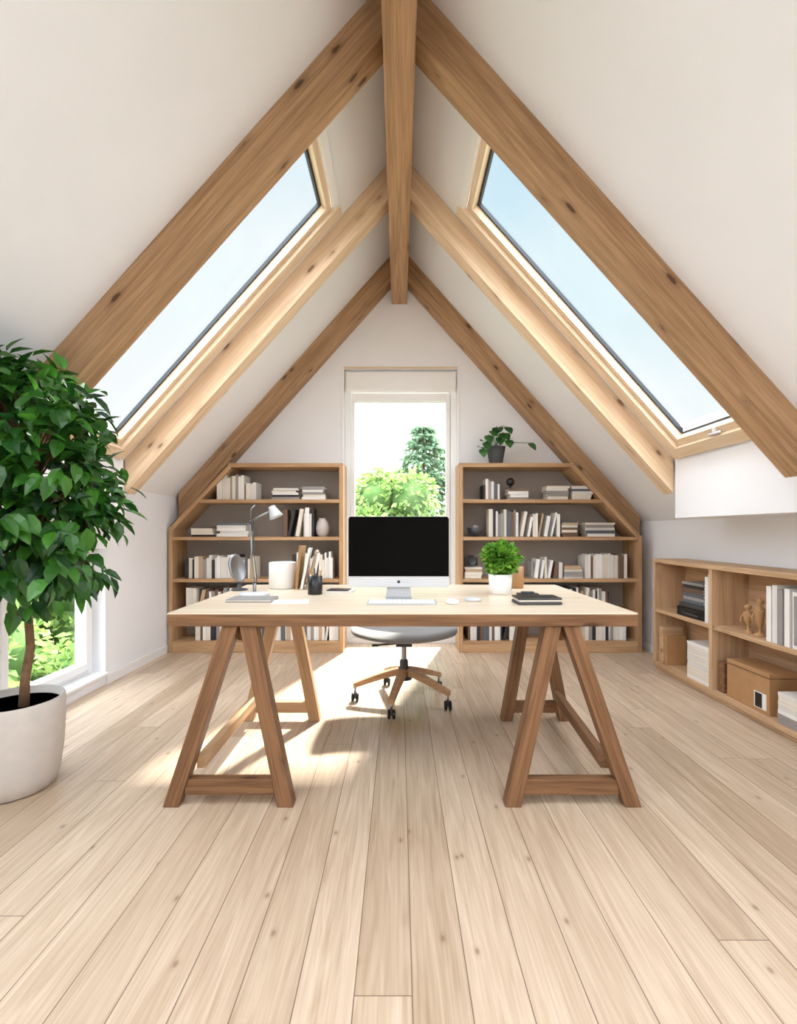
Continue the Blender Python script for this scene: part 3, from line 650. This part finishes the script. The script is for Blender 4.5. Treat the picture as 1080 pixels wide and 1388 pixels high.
for i in range(215):
    z=rt.uniform(.88,1.74)
    a=rt.uniform(0,6.283); t=(z-.9)/.84
    rad=.29+.12*math.sin(max(0,min(1,t*2.2+.15))*math.pi/2) if t<.6 else .41*math.sqrt(max(0,1-((t-.6)/.52)**2))
    rad*=1+.38*noise.noise(Vector((math.cos(a)*1.3,math.sin(a)*1.3,z*3.2)))
    r=rt.uniform(.2,1)**.55
    c=Vector((X-.04+math.cos(a)*rad*r,Y-.03+math.sin(a)*rad*r*.85,z))
    if not leaf_ok(c): continue
    st=Vector(trunk[min(6,4+int(max(0,(z-.9))/.25))]); mid=(st+c)/2+Vector((0,0,.05))
    tip=c+(c-mid).normalized()*.06+Vector((0,0,-.05))
    mb.tube([st,mid,c,tip],[.005,.0035,.002,.0012],M['bark'],5)
    out=(c-Vector((X,Y,1.1))).normalized()
    for k in range(17):
        u=rt.random(); base=c.lerp(tip,u*1.1) if u>.4 else mid.lerp(c,.6+u)
        q=base+Vector((rt.gauss(0,.035),rt.gauss(0,.035),rt.gauss(0,.032)))
        dr=(out*.8+Vector((rt.uniform(-.9,.9),rt.uniform(-.9,.9),rt.uniform(-1.6,.1)))).normalized()
        L_=rt.uniform(.062,.108)
        if not (leaf_ok(q) and leaf_ok(q+dr*L_)): continue
        lf.leaf(q,dr,L_,L_*.6,M['leaf'],(out.x*.6+rt.uniform(-.5,.5),out.y*.6-.3+rt.uniform(-.5,.5),1),.12,.25)
mb.obj('trunk',e); lf.obj('foliage',e)

# ------------------------------------------------------------ garden
mb=MB(); mb.box((-60,-40,-3.3),(60,80,-3.2),M['grass']); mb.obj('ground')
def bushtree(name,c,rx,rz,n,ls,mat):
    e=empty(name); c=Vector(c)
    mb=MB(); mb.tube([(c.x,c.y,-3.2),(c.x+.1,c.y,-1.8),(c.x,c.y,c.z)],[.18,.13,.08],M['bark'],8); mb.obj('trunk',e)
    lf=MB(); blobs=[]
    for i in range(22):
        v=Vector((random.gauss(0,1),random.gauss(0,1),random.gauss(0,1))).normalized()
        b=c+Vector((v.x*rx*.62,v.y*rx*.62,v.z*rz*.68)); rr=rx*random.uniform(.28,.46); blobs.append((b,rr))
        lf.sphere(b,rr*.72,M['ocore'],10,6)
    for i in range(n):
        b,rr=random.choice(blobs); v=Vector((random.gauss(0,1),random.gauss(0,1),random.gauss(.2,1))).normalized()
        lf.leaf(b+v*rr*random.uniform(.7,1.12),v+Vector((random.uniform(-1,1),random.uniform(-1,1),random.uniform(-1,.5))),ls*random.uniform(.6,1.2),ls*.6,mat,None,.1,.2,True)
    lf.obj('foliage',e)
def conifer(name,c,H_,r,n):
    e=empty(name); c=Vector(c); mb=MB(); mb.tube([c,c+Vector((0,0,H_))],[.16,.02],M['bark'],8); mb.obj('trunk',e)
    lf=MB(); nl=38
    for l in range(nl):
        t=l/nl; z=c.z+.8+(H_-.8)*t; rr=r*(1-t)**.7*random.uniform(.8,1.1)+.06
        nb=int(12-5*t)
        for b in range(nb):
            a=random.uniform(0,6.28); tip=Vector((c.x+rr*math.cos(a),c.y+rr*math.sin(a),z-.12*rr)); st=Vector((c.x,c.y,z+.1))
            lf.tube([st,tip],[.02,.006],M['bark'],4)
            for k in range(n):
                u=random.uniform(.1,1); p=st.lerp(tip,u); lf.leaf(p,(math.cos(a)+random.uniform(-1,1),math.sin(a)+random.uniform(-1,1),random.uniform(-.7,.3)),random.uniform(.14,.28),.09,M['oconif'],None,.1,.2,True)
    lf.obj('foliage',e)
conifer('conifer_tree',(PX(574,12.5),12.5,-3.2),PZ(576,12.5)+3.2,2.5,30)
bushtree('garden_tree',(PX(535,9.5),9.5,.4),1.15,2.5,7000,.14,M['oleaf'])
bushtree('garden_tree',(PX(490,8.6),8.6,-.15),.75,2.2,4000,.13,M['oleaf'])
bushtree('garden_tree',(PX(612,9),8.4,-.35),.8,2.0,4000,.13,M['oleaf'])
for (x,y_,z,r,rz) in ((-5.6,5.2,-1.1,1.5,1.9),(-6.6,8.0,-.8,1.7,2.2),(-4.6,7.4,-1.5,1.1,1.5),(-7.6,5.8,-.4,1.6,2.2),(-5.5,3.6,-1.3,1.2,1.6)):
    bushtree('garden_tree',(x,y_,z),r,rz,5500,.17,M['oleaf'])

# ------------------------------------------------------------ world & sun
w=bpy.data.worlds.new('sky'); scene.world=w; w.use_nodes=True; nt=w.node_tree; N=nt.nodes; L=nt.links
bg=N['Background']; tc=N.new('ShaderNodeTexCoord'); sp=N.new('ShaderNodeSeparateXYZ'); L.new(tc.outputs['Generated'],sp.inputs[0])
r=N.new('ShaderNodeValToRGB'); cr=r.color_ramp; cr.elements[0].position=.1; cr.elements[0].color=(1.0,1.0,1.0,1); cr.elements[1].position=.8; cr.elements[1].color=(.50,.74,.90,1)
el=cr.elements.new(.4); el.color=(.68,.88,.96,1)
L.new(sp.outputs[2],r.inputs['Fac'])
n=N.new('ShaderNodeTexNoise'); n.inputs['Scale'].default_value=2.2; n.inputs['Detail'].default_value=6; L.new(tc.outputs['Generated'],n.inputs['Vector'])
cl_=N.new('ShaderNodeValToRGB'); cl_.color_ramp.elements[0].position=.45; cl_.color_ramp.elements[1].position=.72; L.new(n.outputs['Fac'],cl_.inputs['Fac'])
def mrange(v,a,b,c,d_):
    q=N.new('ShaderNodeMapRange'); q.inputs['From Min'].default_value=a; q.inputs['From Max'].default_value=b; q.inputs['To Min'].default_value=c; q.inputs['To Max'].default_value=d_; L.new(v,q.inputs['Value']); return q.outputs[0]
haze=math_(nt,'MAXIMUM',math_(nt,'MULTIPLY',cl_.outputs['Color'],.75),mrange(sp.outputs[0],.15,-.35,0.0,.65))
haze=math_(nt,'MAXIMUM',haze,mrange(sp.outputs[1],.9,.96,0.0,1.0))
col=mixc(nt,haze,r.outputs['Color'],(1,1,1,1))
fy=mrange(sp.outputs[1],.6,.05,0,1); fz=mrange(sp.outputs[2],.1,.85,.32,1)
col=mixc(nt,fy,col,(.90,.96,1.06,1))
L.new(col,bg.inputs['Color'])
glow=mrange(sp.outputs[1],.88,.97,0,2.2)
stg=math_(nt,'ADD',math_(nt,'ADD',1.58,glow),math_(nt,'MULTIPLY',math_(nt,'MULTIPLY',fy,fz),14.5))
L.new(stg,bg.inputs['Strength'])
sl=bpy.data.lights.new('sun','SUN'); sl.energy=24; sl.angle=.06; sl.color=(1,.96,.90); so=bpy.data.objects.new('sun',sl); scene.collection.objects.link(so)
so.rotation_euler=Vector((-.31,-1.07,-1)).to_track_quat('-Z','Y').to_euler(); so.location=(3,10,10)

# ------------------------------------------------------------ camera
cam=bpy.data.cameras.new('camera'); co=bpy.data.objects.new('camera',cam); scene.collection.objects.link(co)
cam.sensor_fit='HORIZONTAL'; cam.sensor_width=36; cam.lens=36*F/1080; cam.shift_y=26/1080; cam.shift_x=-1/1080; cam.clip_start=.02
co.location=(0,0,CH); co.rotation_euler=(math.pi/2,0,0); scene.camera=co
scene.view_settings.view_transform='Standard'; scene.view_settings.look='None'; scene.view_settings.exposure=-.6
